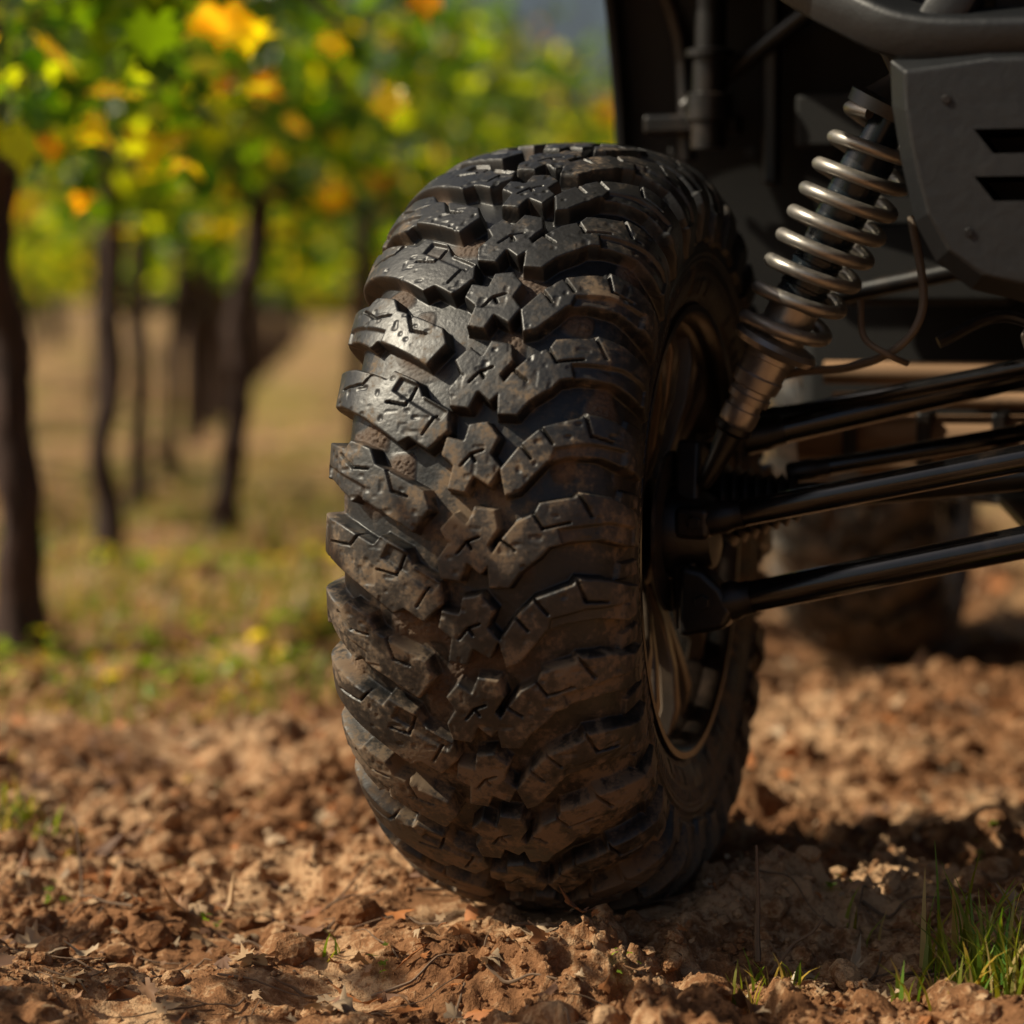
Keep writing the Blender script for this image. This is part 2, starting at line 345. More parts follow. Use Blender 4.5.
# ------------------------------------------------------------ grapevines
def grapevine(x,y,lean=(0,0),r=.035,rowdir=(0,1),nleaf=900,ht=1.9,zmin=.78,seed=0):
    random.seed(seed); e=empty('grapevine',(x,y,0)); z0=float(ground_h(x,y))-.04
    P=[(0,0,z0)]
    for i in range(1,7):
        t=i/6; P.append((lean[0]*t+random.uniform(-.014,.014),lean[1]*t+random.uniform(-.015,.015),z0+.90*t))
    P=smoothpath(P,4); n=len(P)
    R=[r*(1.4-.85*min(i/n*2.5,.5)+.2*max(0,i/n-.8)*4*.5)*random.uniform(.92,1.10) for i in range(n)]
    tube('trunk',P,R,M_bark,e,seg=12,jit=.12)
    top=P[-1]; rd=Vector((rowdir[0],rowdir[1],0)).normalized(); V=[];F=[]
    def addt(path,rr,seg=7):
        v,f=tube_data(path,rr,seg,True,.08); o=len(V); V.extend(v); F.extend([tuple(i+o for i in q) for q in f])
    for s in (-1,1):
        c=[top+rd*s*d+Vector((random.uniform(-.02,.02),random.uniform(-.02,.02),.05*math.sin(d*3)+random.uniform(-.015,.015))) for d in (0,.12,.28,.45,.62)]
        c=smoothpath(c,3); addt(c,[r*.6*(1-.6*i/len(c)) for i in range(len(c))],8)
        for k in range(6):
            q=c[random.randrange(2,len(c))]; a=random.uniform(-.3,.3); b3=random.uniform(-.25,.25)
            sh=smoothpath([q,q+Vector((a*.3,b3*.3,.3)),q+Vector((a,b3,.65)),q+Vector((a*1.6,b3*1.5,1.0))],3)
            addt(sh,[.006*(1-.6*i/len(sh)) for i in range(len(sh))],5)
    mesh_py('canes',V,F,M_bark,e)
    n=nleaf; t=RNG.uniform(-.72,.72,n); w=RNG.normal(0,.19,n); z=zmin+(ht-zmin)*RNG.random(n)**1.1
    cc=RNG.uniform(0,1,(26,3)); ct=-.72+1.44*cc[:,0]; cw=(cc[:,1]-.5)*.7; cz=zmin+(ht-zmin)*cc[:,2]
    k=RNG.integers(0,26,n); m=RNG.random(n)<.72
    t=np.where(m,ct[k]+RNG.normal(0,.09,n),t); w=np.where(m,cw[k]+RNG.normal(0,.08,n),w); z=np.where(m,cz[k]+RNG.normal(0,.10,n),z)
    z=np.maximum(z,zmin-.12*RNG.random(n))
    pos=np.stack([top.x+rd.x*t-rd.y*w,top.y+rd.y*t+rd.x*w,z],-1)
    v,f,c=leaves(pos,RNG.uniform(.07,.135,n),leafcols(n),hang=1)
    mesh_np('leaves',v,f,True,M_leaf,e,cols=c)
    return e
grapevine(-.85,1.80,(-.05,.0),.040,(-.08,1),520,1.65,.82,1)
grapevine(-.96,3.2,(.03,.05),.028,(-.08,1),440,1.65,.84,2)
grapevine(-1.08,4.6,(0,.05),.028,(-.08,1),440,1.7,.8,3)
grapevine(-1.2,6.0,(.05,.0),.028,(-.08,1),440,1.7,.8,4)
grapevine(-.74,3.65,(.10,.0),.032,(.18,1),400,1.65,.90,5)
grapevine(-.50,5.1,(.05,.05),.030,(.18,1),460,1.7,.84,6)
grapevine(-.22,6.6,(.03,.0),.028,(.18,1),460,1.7,.84,7)
grapevine(.04,8.1,(.03,.0),.028,(.18,1),460,1.7,.84,8)
grapevine(-2.3,4.2,(.03,.0),.03,(-.08,1),440,1.7,.8,9)
grapevine(-2.4,5.6,(.03,.0),.03,(-.08,1),440,1.7,.8,10)
grapevine(-1.30,-1.05,(.03,.0),.03,(-.08,1),200,1.40,.8,11)  # unseen vine, added left of frame to cast dappled shade on the foreground
def hanging_cane(pts,lv):
    e=empty('grapevine_cane',(0,0,0)); tube('cane',smoothpath(pts,5),.004,M_bark,e,seg=6)
    pos=np.array([l[:3] for l in lv]); size=np.array([l[3] for l in lv]); c=np.array([l[4] for l in lv])
    v,f,cc=leaves(pos,size,c,hang=1); mesh_np('leaves',v,f,True,M_leaf,e,cols=cc)
YL=(.80,.64,.03); OR=(.7,.32,.02); GR=(.38,.42,.02)
hanging_cane([(-.86,1.85,.95),(-.70,1.5,1.15),(-.45,1.2,1.14),(-.25,1.15,1.0)],
 [(-.43,1.2,1.02,.14,YL),(-.41,1.22,1.00,.12,YL),(-.45,1.22,1.01,.12,YL),(-.63,1.45,.93,.11,YL),(-.66,1.5,.88,.10,YL),(-.60,1.4,.84,.07,GR),(-.50,1.3,.81,.075,YL),(-.13,1.3,1.06,.085,OR),(-.10,1.3,1.10,.08,YL),(-.75,1.5,.85,.075,OR),(-.27,1.25,.99,.07,YL),(-.68,1.5,.76,.08,OR),(-.36,1.3,.93,.08,GR),(-.2,1.6,.93,.09,YL),(-.5,1.6,.99,.09,GR)])

def far_row(name,x0,y0,x1,y1,n,size,zmin=.75,ht=1.7,dark=1,py=.10,wid=.25):
    e=empty(name); t=RNG.random(n)
    L_=math.hypot(x1-x0,y1-y0); nc=int(L_*6); ct=RNG.random(nc); cz=zmin+(ht-zmin)*RNG.random(nc); cw=RNG.normal(0,wid,nc)
    k=RNG.integers(0,nc,n)
    px=x0+(x1-x0)*ct[k]+cw[k]+RNG.normal(0,.14,n); py_=y0+(y1-y0)*ct[k]+RNG.normal(0,.16,n); pz=np.maximum(cz[k]+RNG.normal(0,.14,n),zmin-.1)
    v,f,c=leaves(np.stack([px,py_,pz],-1),RNG.uniform(.7,1.3,n)*size,leafcols(n,py,.015,dark),hang=1)
    mesh_np('foliage',v,f,True,M_leaf,e,cols=c)
    V=[];F=[]
    for i in range(int(L_/1.4)):
        a=i*1.4/L_; x=x0+(x1-x0)*a; y=y0+(y1-y0)*a; lx=random.uniform(-.1,.1)
        v,f=tube_data([(x,y,-.05),(x+lx*.4,y,.4),(x+lx,y,.95)],[.04,.03,.035],7); o=len(V); V+=v; F+=[tuple(k+o for k in q) for q in f]
    mesh_py('trunks',V,F,M_bark,e)
far_row('vineyard_row',.3,9.5,4,34,3400,.15)
far_row('vineyard_row',-1.3,7.4,-3.2,34,3600,.15)
far_row('vineyard_row',-3.2,4.5,-6.5,34,3800,.16)
far_row('vineyard_row',-5.2,8,-11,34,3400,.19)
far_row('vineyard_row',1.5,7,8,30,3000,.18)
far_row('vineyard_row',-16,38,18,40,4500,.42,.5,2.4,1,.12,.8)
def trees(n,size,dark):
    e=empty('distant_trees'); cl=60
    cx=RNG.uniform(-45,45,cl); cy=RNG.uniform(75,90,cl); cz=RNG.uniform(1,4.2,cl)*(1+.5*np.sin(cx*.25)); cs=RNG.uniform(1.2,2.4,cl)
    k=RNG.integers(0,cl,n); d=RNG.normal(size=(n,3)); d/=np.linalg.norm(d,axis=1)[:,None]
    pos=np.stack([cx[k],cy[k],cz[k]],-1)+d*cs[k][:,None]*RNG.random((n,1))**.4; pos[:,2]=np.abs(pos[:,2])
    v,f,c=leaves(pos,RNG.uniform(.5,1.1,n)*size,leafcols(n,.05,.01,dark)); mesh_np('crowns',v,f,True,M_leaf,e,cols=c)
    V=[];F=[]
    for i in range(0,cl,3):
        v,f=tube_data([(cx[i],cy[i],-.2),(cx[i]+.2,cy[i],cz[i]*.6),(cx[i],cy[i],cz[i])],[.3,.2,.08],7); o=len(V); V+=v; F+=[tuple(q+o for q in p) for p in f]
    mesh_py('trunks',V,F,M_bark,e)
trees(5500,1.0,1)
e=empty('trellis')
for (x0,y0,x1,y1) in [(-.74,.6,-1.3,7.4),(-.73-.2,2.3,.3,9.5)]:
    for z in (.95,1.35): tube('wire',[(x0,y0,z),((x0+x1)/2,(y0+y1)/2,z-.015),(x1,y1,z)],.003,M_wire,e,seg=6)
tube('drip_line',[(-1.6,7.0,.56),(-.3,7.2,.55),(1.2,7.4,.56)],.012,M_blk,e,seg=8)
for (x,y) in [(-1.3,7.4),(.3,9.5),(-1.6,7.0),(1.2,7.4)]: tube('post',[(x,y,-.1),(x,y,1.7)],.035,M_bark,e,seg=10,jit=.03)

# ------------------------------------------------------------ grass / leaf litter / twigs
def grass(name,specs):
    V=[];F=[];C=[]
    for (x,y,rr,n,h,dry) in specs:
        for _ in range(n):
            a=random.uniform(0,2*math.pi); q=rr*math.sqrt(random.random()); px=x+q*math.cos(a); py=y+q*math.sin(a)
            hh=h*random.uniform(.35,1.1); b_=random.uniform(0,2*math.pi); ln=hh*random.uniform(.1,.75); w=random.uniform(.0012,.0028)*(1+h*4)
            z=float(ground_h(px,py))-.004; dx,dy=math.cos(b_),math.sin(b_); o=len(V)
            c=(.45,.34,.14) if random.random()<dry else (random.uniform(.11,.24),random.uniform(.18,.28),random.uniform(.015,.04))
            for i in range(5):
                t=i/4; ww=w*(1-t)**.7+.0002; cx=px+dx*ln*t**2; cy=py+dy*ln*t**2; cz=z+hh*(t-.25*t*t*ln/hh)
                V.append((cx-dy*ww,cy+dx*ww,cz)); V.append((cx+dy*ww,cy-dx*ww,cz)); C+=[c,c]
            for i in range(4): F.append((o+2*i,o+2*i+1,o+2*i+3,o+2*i+2))
    mesh_np(name,V,F,True,M_grass,cols=np.array(C))
sp=[(.42,-.34,.050,70,.085,.3),(.37,-.37,.04,40,.05,.4),(.40,-.27,.03,24,.11,.25),(.45,-.35,.05,80,.09,.3),(.225,-.33,.03,36,.040,.4),(.26,-.31,.02,14,.03,.4),
 (-.56,.28,.05,46,.045,.3),(-.60,.32,.06,60,.055,.3),(-.50,.25,.03,14,.035,.3),(-.17,-.22,.012,6,.03,.1),(.33,-.18,.02,5,.05,.8),(-.05,.05,.02,3,.03,0),(-.42,.62,.05,20,.03,.3),(-.7,.6,.07,30,.04,.3)]
for i in range(80): sp.append((random.uniform(-1.1,-.25),random.uniform(1.0,2.6),random.uniform(.04,.12),random.randint(10,40),random.uniform(.03,.07),.3))
for i in range(150): sp.append((random.uniform(-2.6,.3),random.uniform(2.2,5.5),random.uniform(.1,.3),50,random.uniform(.04,.09),.35))
for i in range(40): sp.append((random.uniform(-3,3),random.uniform(6,13),random.uniform(.2,.6),90,random.uniform(.06,.10),.5))
grass('grass',sp)
nw=800; wx=RNG.uniform(-1.3,-.3,nw); wy=RNG.uniform(1.3,3.4,nw); kk=vnoise(wx*2.4,wy*2.4,44)>.02; wx,wy=wx[kk],wy[kk]; nw=len(wx)
wc=np.array([.12,.19,.025])*RNG.uniform(.6,1.5,(nw,1)); wc[RNG.random(nw)<.3]=(.45,.36,.06)
v,f,c=leaves(np.stack([wx,wy,ground_h(wx,wy)+RNG.uniform(.01,.05,nw)],-1),RNG.uniform(.02,.06,nw),wc,flat=1); mesh_np('weeds',v,f,True,M_leaf,cols=c)
sx=[];sy=[]
for (cx,cy) in [(-.30,-.08),(-.47,.05),(-.2,-.2),(-.12,-.26),(.32,-.12),(.10,-.34),(-.38,.22),(.5,.1),(-.3,.5)]:
    for _ in range(7): sx.append(cx+random.uniform(-.012,.012)); sy.append(cy+random.uniform(-.012,.012))
sx=np.array(sx);sy=np.array(sy); v,f,c=leaves(np.stack([sx,sy,ground_h(sx,sy)+RNG.uniform(.006,.018,len(sx))],-1),RNG.uniform(.008,.018,len(sx)),np.array([.13,.22,.03])*RNG.uniform(.7,1.3,(len(sx),1)),flat=1,squash=True); mesh_np('seedlings',v,f,True,M_leaf,cols=c)
def litter(n,xr,yr,smin,smax,thr=-.25,curl=1.0,squash=False,light=1):
    x,y=scatter_xy(n,xr,yr,1.5,thr); s=RNG.uniform(smin,smax,n)
    pal=np.array([(.34,.18,.09),(.44,.28,.15),(.22,.11,.06),(.48,.34,.21),(.46,.17,.05)]); c=pal[RNG.integers(0,5,n)]*RNG.uniform(.6,1.1,(n,1))*light
    return leaves(np.stack([x,y,ground_h(x,y)+.009],-1),s,c,flat=1,curl=curl,squash=squash)
parts=[litter(1700,(-.8,1.0),(-.5,1.0),.007,.024,-.35,1.2,True),litter(300,(-.8,1.0),(-.5,1.0),.03,.055,-.35,2.0,True),litter(500,(-1.6,1.6),(.8,4),.03,.08,-.3,1.6,True),litter(110,(-.7,.1),(-.4,.6),.04,.07,-.3,2.2,True)]
off=0;a_=[];b_=[];c_=[]
for v,f,c in parts: a_.append(v);b_.append(f+off);c_.append(c);off+=len(v)
mesh_np('fallen_leaves',np.concatenate(a_),np.concatenate(b_),True,M_dead,cols=np.concatenate(c_))
V=[];F=[]
def twig(x,y,l,a,r,rise=.0):
    pts=[]
    for i in range(5):
        t=i/4; px=x+math.cos(a)*l*t+random.uniform(-.06,.06)*l; py=y+math.sin(a)*l*t+random.uniform(-.06,.06)*l
        pts.append((px,py,float(ground_h(px,py))+.004+rise*t))
    v,f=tube_data(smoothpath(pts,3),[r*(1-.6*i/13) for i in range(13)],6,True,.1); o=len(V); V.extend(v); F.extend([tuple(k+o for k in q) for q in f])
for i in range(300): twig(random.uniform(-.8,.8),random.uniform(-.45,.9),random.uniform(.02,.10),random.uniform(0,6.28),random.uniform(.0007,.0020),random.uniform(0,.012))
twig(-.44,.02,.06,1.9,.002,.09); twig(-.66,.45,.07,1.0,.004,.05); twig(.225,-.26,.03,1.6,.0030,.095); twig(.235,-.27,.05,.2,.0022,.06)
twig(.38,.25,.12,.3,.003,.02)
mesh_py('dry_twigs',V,F,M_twig)

# ------------------------------------------------------------ TYRE
NP=32; PER=84; PITCH=2*math.pi*.374/NP*1000
half=[(0,.3655),(.04,.3635),(.075,.3575),(.100,.3475),(.117,.3325),(.1275,.312),(.132,.285),(.130,.255),(.122,.233),(.112,.2235),(.106,.218)]
hp=[Vector((a,0,b_)) for a,b_ in half]; full=[Vector((-p.x,0,p.z)) for p in hp[:0:-1]]+hp
fine=smoothpath(full,40); A_=np.array([(p.x,p.z) for p in fine]); dl=np.hypot(*np.diff(A_,axis=0).T); s=np.concatenate([[0],np.cumsum(dl)]); s-=s[-1]/2
sv=np.concatenate([np.linspace(s[0],-.18,50)[:-1],np.arange(-.18,.18,.0009),np.linspace(.18,s[-1],50)]); M=len(sv)
px=np.interp(sv,s,A_[:,0]); pr=np.interp(sv,s,A_[:,1])
tx=np.gradient(px,sv); tr=np.gradient(pr,sv); ln=np.hypot(tx,tr); nxp=-tr/ln; nrp=tx/ln
v_mm=sv*1000; c_mm=np.arange(2*PER)/PER*PITCH
CC,VM=np.meshgrid(c_mm,v_mm,indexing='ij')
def sdf(poly,X,Y):
    P=np.array(poly,float); d=np.full(X.shape,1e9); sg=np.ones(X.shape); n=len(P); j=n-1
    for i in range(n):
        ex,ey=P[j]-P[i]; wx=X-P[i][0]; wy=Y-P[i][1]; t=np.clip((wx*ex+wy*ey)/(ex*ex+ey*ey),0,1)
        bx=wx-ex*t; by=wy-ey*t; d=np.minimum(d,bx*bx+by*by)
        c1=Y>=P[i][1]; c2=Y<P[j][1]; c3=(ex*wy)>(ey*wx)
        fl=(c1&c2&c3)|(~c1&~c2&~c3); sg=np.where(fl,-sg,sg); j=i
    return sg*np.sqrt(d)
def segd(a,b,X,Y):
    ex,ey=b[0]-a[0],b[1]-a[1]; wx=X-a[0]; wy=Y-a[1]; t=np.clip((wx*ex+wy*ey)/(ex*ex+ey*ey),0,1)
    return np.hypot(wx-ex*t,wy-ey*t)
def sm(x): x=np.clip(x,0,1); return x*x*(3-2*x)
def wall(d,H):
    return H*(np.interp(-d,[-1.6,-.6,.9,2.0],[0,.06,.91,1.0]))
LA=[(-178,49),(-138,46),(-106,35),(-74,19),(-68,27),(-44,15),(-38,2),(-12,-12),(-10,-31),(-28,-49),(-46,-38),(-56,-43),(-88,-20),(-118,-2),(-142,7),(-178,11)]
LB=[(-174,47),(-136,44),(-108,32),(-102,39),(-80,29),(-74,15),(-28,-8),(-22,-25),(-38,-46),(-60,-33),(-92,-15),(-98,-20),(-124,-1),(-142,7),(-174,11)]
RA=[(28,-48),(26,-24),(38,-5),(50,10),(64,18),(68,27),(94,33),(98,38),(122,36),(144,27),(178,18),(178,-14),(142,-12),(118,-6),(94,-8),(78,-13),(72,-21),(56,-34),(46,-48)]
RB=[(40,-44),(34,-20),(50,3),(66,19),(94,30),(98,36),(122,33),(144,24),(174,17),(174,-13),(142,-12),(114,-5),(90,-7),(74,-13),(68,-21),(52,-40)]
sh=lambda P,d:[(x+d,y) for x,y in P]
CA=sh([(-24,-31),(-5,-33),(1,-18),(12,-27),(26,-11),(19,-1),(28,13),(24,30),(5,33),(-1,18),(-12,27),(-25,12),(-18,0),(-27,-14)],10)
CB=sh([(-20,-29),(-2,-32),(4,-18),(18,-26),(27,-8),(18,3),(24,18),(12,32),(-5,29),(-8,15),(-23,18),(-27,1),(-16,-8)],10)
tot=2*PITCH
Hh=np.zeros(CC.shape)
def add(poly,off,H,sip=(),steps=()):
    global Hh
    best=np.zeros(CC.shape)
    for k in (-1,0,1):
        Y=CC-off-k*tot; d=sdf(poly,VM,Y); h=wall(d,H)
        for (pl,dep) in steps:
            h=h-np.minimum(h*.6,wall(sdf(pl,VM,Y),dep))
        for (a,b_) in sip:
            sd=segd(a,b_,VM,Y); h=h-np.minimum(h,6.5)*(1-sm((sd-.5)/.9))*(d<0)
        best=np.maximum(best,h)
    Hh=np.maximum(Hh,best)
H0=17.5
for k,(Lp,Rp,Cp) in enumerate([(LA,RA,CA),(LB,RB,CB)]):
    o=k*PITCH
    if k==0:
        ls=[((-120,18),(-96,16)),((-96,16),(-88,26)),((-70,-4),(-52,-8)),((-52,-8),(-46,8)),((-34,-34),(-24,-18))]; lst=[([(-60,18),(-42,10),(-36,-2),(-14,-14),(-20,-22),(-44,-8),(-66,6)],3.5)]
        rs=[((38,-6),(50,-15)),((64,17),(72,4)),((72,4),(92,10)),((98,36),(108,16))]; rst=[([(84,4),(122,11),(150,7),(150,-15),(118,-10),(88,-12)],4.0)]
    else:
        ls=[((-112,26),(-98,12)),((-98,12),(-82,10)),((-64,8),(-58,-10)),((-58,-10),(-44,-14))]; lst=[([(-136,20),(-108,6),(-84,-6),(-88,-22),(-108,-14),(-136,4)],3.5)]
        rs=[((50,2),(60,-10)),((66,17),(76,4)),((98,34),(104,14)),((104,14),(120,12))]; rst=[([(78,0),(104,7),(132,7),(132,-13),(86,-14),(74,-20)],4.0)]
    add(Lp,o,H0,ls,lst); add(Rp,o+PITCH*.42,H0,rs,rst); add(Cp,o+PITCH*.28,H0,[((2,-8),(10,2)),((10,2),(20,6)),((14,-4),(10,2))])
fade=np.clip((178-np.abs(v_mm))/44,0,1); fade=.32+.68*sm(fade)
Hh*=fade[None,:]
for k in range(2):
    for sgn,oo in ((-1,.5),(1,.92)):
        poly=[(sgn*138,-9),(sgn*172,-9),(sgn*176,9),(sgn*142,8)]
        for kk in (-1,0,1,2):
            d=sdf(poly,VM,CC-(k+oo)*PITCH-kk*tot); Hh=np.maximum(Hh,wall(d,4.5))
H=np.tile(Hh,(NP//2,1)); NN=NP*PER
phi=-math.pi+2*math.pi*np.arange(NN)/NN
Pc=phi[:,None]*374; Vc=v_mm[None,:]+0*Pc
hn=np.clip(H/H0,0,1)
chip=np.clip(vnoise(Pc*.16,Vc*.16,31)*2.4-.58,0,1)
H=H*(1+.06*vnoise(Pc*.02,Vc*.02,30))-hn*2.2*chip+.16*vnoise(Pc*.5,Vc*.5,32)+.35*vnoise(Pc*.05,Vc*.05,33)
# lumps of soil packed into a few grooves, more of them low on the tyre
pack=np.clip(vnoise(Pc*.035,Vc*.035,61)*2-.30,0,1)*(1-hn); H=H+pack*(5.0+3.0*vnoise(Pc*.35,Vc*.35,62)+2.0*vnoise(Pc*.8,Vc*.8,63))*np.clip((150-np.abs(Vc))/30,0,1)
av=np.abs(v_mm); side=np.zeros(M)
for cpos,wd,hh in ((186,2.2,1.8),(192,1.5,1.2),(236,3,2.2),(250,5,3.5)): side+=hh*np.exp(-((av-cpos)/wd)**2)
H=H+side[None,:]
ser=((av>196)&(av<206)); H=H+ser[None,:]*(.8*(np.sin(phi*180)>0))[:,None]
orn=((av>212)&(av<228))[None,:]&((np.sin(phi*9)>.1)&(np.sin(phi*70+np.sin(phi*13)*3)>-.3))[:,None]; H=H+orn*1.3
H/=1000.
X=px[None,:]+nxp[None,:]*H; Rr=pr[None,:]+nrp[None,:]*H
V=np.stack([X,-Rr*np.cos(phi)[:,None],Rr*np.sin(phi)[:,None]],-1).reshape(-1,3)
idx=np.arange(NN*M).reshape(NN,M); idn=np.roll(idx,-1,0)
F=np.stack([idx[:,:-1],idx[:,1:],idn[:,1:],idn[:,:-1]],-1).reshape(-1,4)
packm=np.clip(pack*3,0,1)*np.clip((150-np.abs(Vc))/30,0,1)
# groove-soil mask mixed into the rubber material
nt=M_tyre.node_tree; L=nt.links.new; bs=nt.nodes['Principled BSDF']
pa=N(nt,'ShaderNodeAttribute',attribute_name='mud'); oldc=bs.inputs['Base Color'].links[0].from_socket; oldr=bs.inputs['Roughness'].links[0].from_socket
pm=N(nt,'ShaderNodeMath',operation='MULTIPLY'); L(pa.outputs['Fac'],pm.inputs[0]); pm.inputs[1].default_value=.55
mm_=N(nt,'ShaderNodeMix',data_type='RGBA'); L(pm.outputs[0],mm_.inputs[0]); L(oldc,mm_.inputs[6]); mm_.inputs[7].default_value=(.13,.075,.042,1); L(mm_.outputs[2],bs.inputs['Base Color'])
mr_=N(nt,'ShaderNodeMix',data_type='FLOAT'); L(pm.outputs[0],mr_.inputs[0]); L(oldr,mr_.inputs[2]); mr_.inputs[3].default_value=1.0; L(mr_.outputs[0],bs.inputs['Roughness'])

vehicle=empty('off_road_vehicle',(VX,VY,0),-YAW)
WZ=.372
wh=empty('front_wheel',(0,0,WZ),0,vehicle)
tyre=mesh_np('tyre',V,F,True,M_tyre,wh,attrs={'hgt':hn,'mud':packm})
rimprof=[(.108,.216),(.120,.226),(.1235,.2245),(.1235,.218),(.119,.212),(.112,.209),(.104,.2085),(.098,.203),(.060,.194),(.0,.190),(-.07,.190),(-.095,.198),(-.112,.204),(-.1225,.213),(-.12,.2215),(-.106,.213)]
lathe('rim',rimprof,(0,0,0),(1,0,0),M_rim,wh,96)
lathe('rim_hub',[(.0,.002),(.0,.060),(.055,.070),(.068,.066),(.080,.050),(.082,.002)],(0,0,0),(1,0,0),M_rim,wh,48)
Vs=[];Fs=[]
for k in range(8):
    a=2*math.pi*k/8+.2
    for sd in (-1,1):
        rows=[]
        for (r_,w,cx,th,an) in ((.048,.012,.066,.022,0.05),(.09,.010,.082,.018,.06),(.14,.011,.094,.016,.10),(.178,.014,.098,.016,.15),(.205,.020,.092,.018,.16)):
            aa=a+sd*an; rows.append((r_,w,cx,th,aa))
        o=len(Vs)
        for (r_,w,cx,th,aa) in rows:
            cy,cz=r_*math.cos(aa),r_*math.sin(aa); ty,tz=-math.sin(aa),math.cos(aa)
            for (u,x_) in ((-1,cx-th/2),(1,cx-th/2),(.8,cx+th/2),(-.8,cx+th/2)): Vs.append((x_,cy+ty*w*u,cz+tz*w*u))
        for i in range(4):
            for q in range(4): Fs.append((o+i*4+q,o+i*4+(q+1)%4,o+(i+1)*4+(q+1)%4,o+(i+1)*4+q))
        Fs.append((o,o+1,o+2,o+3)); Fs.append((o+16,o+17,o+18,o+19))
mesh_py('rim_spokes',Vs,Fs,M_spoke,wh,bevel=.003)
lathe('brake_disc',[(.098,.05),(.098,.080),(.102,.080),(.102,.05)],(0,0,0),(1,0,0),M_bolt,wh,64,closed=True)
def copy_wheel(name,x,y,rz):
    w=empty(name,(x,y,WZ),rz,vehicle)
    for c in wh.children:
        o=bpy.data.objects.new(c.name.split('.')[0],c.data); link(o,w)
        for m in c.modifiers:
            mm=o.modifiers.new('b','BEVEL'); mm.width=m.width; mm.segments=m.segments; mm.limit_method='ANGLE'
copy_wheel('front_wheel',1.36,0,math.pi)
copy_wheel('rear_wheel',.04,1.80,0)
copy_wheel('rear_wheel',1.31,1.80,math.pi)

# ------------------------------------------------------------ knuckle, arms, shock
V_=vehicle
prism('knuckle',[(-.020,.275),(.020,.275),(.030,.33),(.028,.40),(.028,.455),(-.012,.465),(-.022,.41),(-.030,.34)],'x',.106,.132,M_blk,V_,bevel=.006)
lathe('hub_carrier',[(0,.046),(.02,.046),(.03,.042),(.045,.040),(.055,.034),(.06,.002)],(.09,0,WZ),(1,0,WZ),M_blk,V_,40)
box('brake_caliper',(.118,.066,.42),(.030,.036,.07),M_blk,V_,.008,(rad(20),0,0))
def armtube(nm,a,b_,r,end=True):
    a=Vector(a); b_=Vector(b_)
    tube(nm,[a,b_],r,M_arm,V_,32)
    if end:
        lathe(nm+'_rod_end',[(-.004,.002),(-.004,r*.9),(.0,r*1.2),(.022,r*1.25),(.028,r*1.08),(.04,r*1.05)],a,b_,M_blk,V_,28)
armtube('upper_arm_tube',(.140,-.03,.386),(.66,-.05,.501),.0130)
armtube('lower_arm_tube',(.150,-.03,.304),(.68,-.05,.430),.0155)
armtube('upper_arm_rear_leg',(.155,.09,.460),(.62,.20,.573),.0145)
armtube('lower_arm_rear_leg',(.20,.10,.425),(.64,.22,.505),.009)
armtube('tie_rod',(.16,.12,.478),(.6,.06,.57),.008)
prism('lower_joint_bracket',[(.118,.272),(.165,.282),(.173,.300),(.161,.322),(.142,.338),(.118,.344)],'y',-.050,-.010,M_blk,V_,bevel=.007)
box('upper_joint_bracket',(.130,-.03,.384),(.036,.034,.032),M_blk,V_,.007)
bolt('joint_bolt',(.143,-.050,.308),.008,-.006,(0,1,0),M_blk,V_); bolt('joint_bolt',(.134,-.047,.385),.007,-.006,(0,1,0),M_blk,V_)
pf=[(0,.034)]
for k in range(7): r0=.042-.003*k; pf+=[(.01+k*.011,r0),(.0155+k*.011,r0-.008)]
pf+=[(.09,.016),(.12,.0125),(.40,.0125),(.41,.018)]
for k in range(5): r0=.024+.003*k; pf+=[(.415+k*.011,r0),(.4205+k*.011,r0-.007)]
pf+=[(.48,.04),(.52,.04)]
lathe('half_shaft',pf,(.135,.07,.392),(.65,.07,.452),M_blk,V_,32)
S0=Vector((.142,-.02,.430)); S1=Vector((.332,-.035,.800)); SD=(S1-S0).normalized(); SL_=(S1-S0).length
lathe('shock_rod_end',[(-.012,.002),(-.012,.006),(.0,.009),(.020,.0105),(.046,.014),(.050,.0185),(.056,.0185),(.058,.012)],S0,S1,M_blk,V_,24)
lathe('shock_lower_body',[(.052,.012),(.056,.0165),(.062,.0185),(.074,.0185),(.075,.0165),(.082,.0165),(.083,.0205),(.090,.0215),(.091,.0195),(.096,.0195),(.098,.023),(.110,.0245),(.112,.023),(.128,.024),(.129,.0265),(.134,.0265),(.136,.0245),(.156,.0250),(.158,.0275),(.163,.0275),(.165,.0243),(.185,.0243),(.187,.021)],S0,S1,M_alu,V_,48)
pf=[(.180,.0215),(.19,.0230)]
for k in range(7): t=.195+k*.008; pf+=[(t,.0240),(t+.003,.0240),(t+.004,.0228),(t+.0075,.0228)]
pf+=[(.262,.0240),(.345,.0240),(.346,.0265),(.352,.0265),(.353,.019),(SL_-.02,.018)]
lathe('shock_damper_body',pf,S0,S1,M_shaft,V_,48)
lathe('spring_seat',[(.136,.022),(.137,.039),(.143,.043),(.148,.040),(.151,.030),(.153,.022)],S0,S1,M_alu,V_,48)
lathe('spring_cap',[(SL_-.035,.018),(SL_-.034,.045),(SL_-.022,.046),(SL_-.018,.034),(SL_+.0,.022),(SL_+.02,.016),(SL_+.021,.002)],S0,S1,M_blk,V_,48)
T=SD; Nn=(Vector((0,0,1))-T*T.z).normalized(); Bn=T.cross(Nn); P=[]
turns=8.2; a0=.154; a1=SL_-.036; K=int(turns*36)
for i in range(K+1):
    t=i/K; ph=2*math.pi*turns*t; tt=t+ (0.02*math.sin(2*math.pi*t))
    R_=.0385+.0040*math.sin(math.pi*t)
    P.append(S0+T*(a0+(a1-a0)*tt)+(Nn*math.cos(ph)+Bn*math.sin(ph))*R_)
tube('coil_spring',P,.0066,M_coil,V_,14)
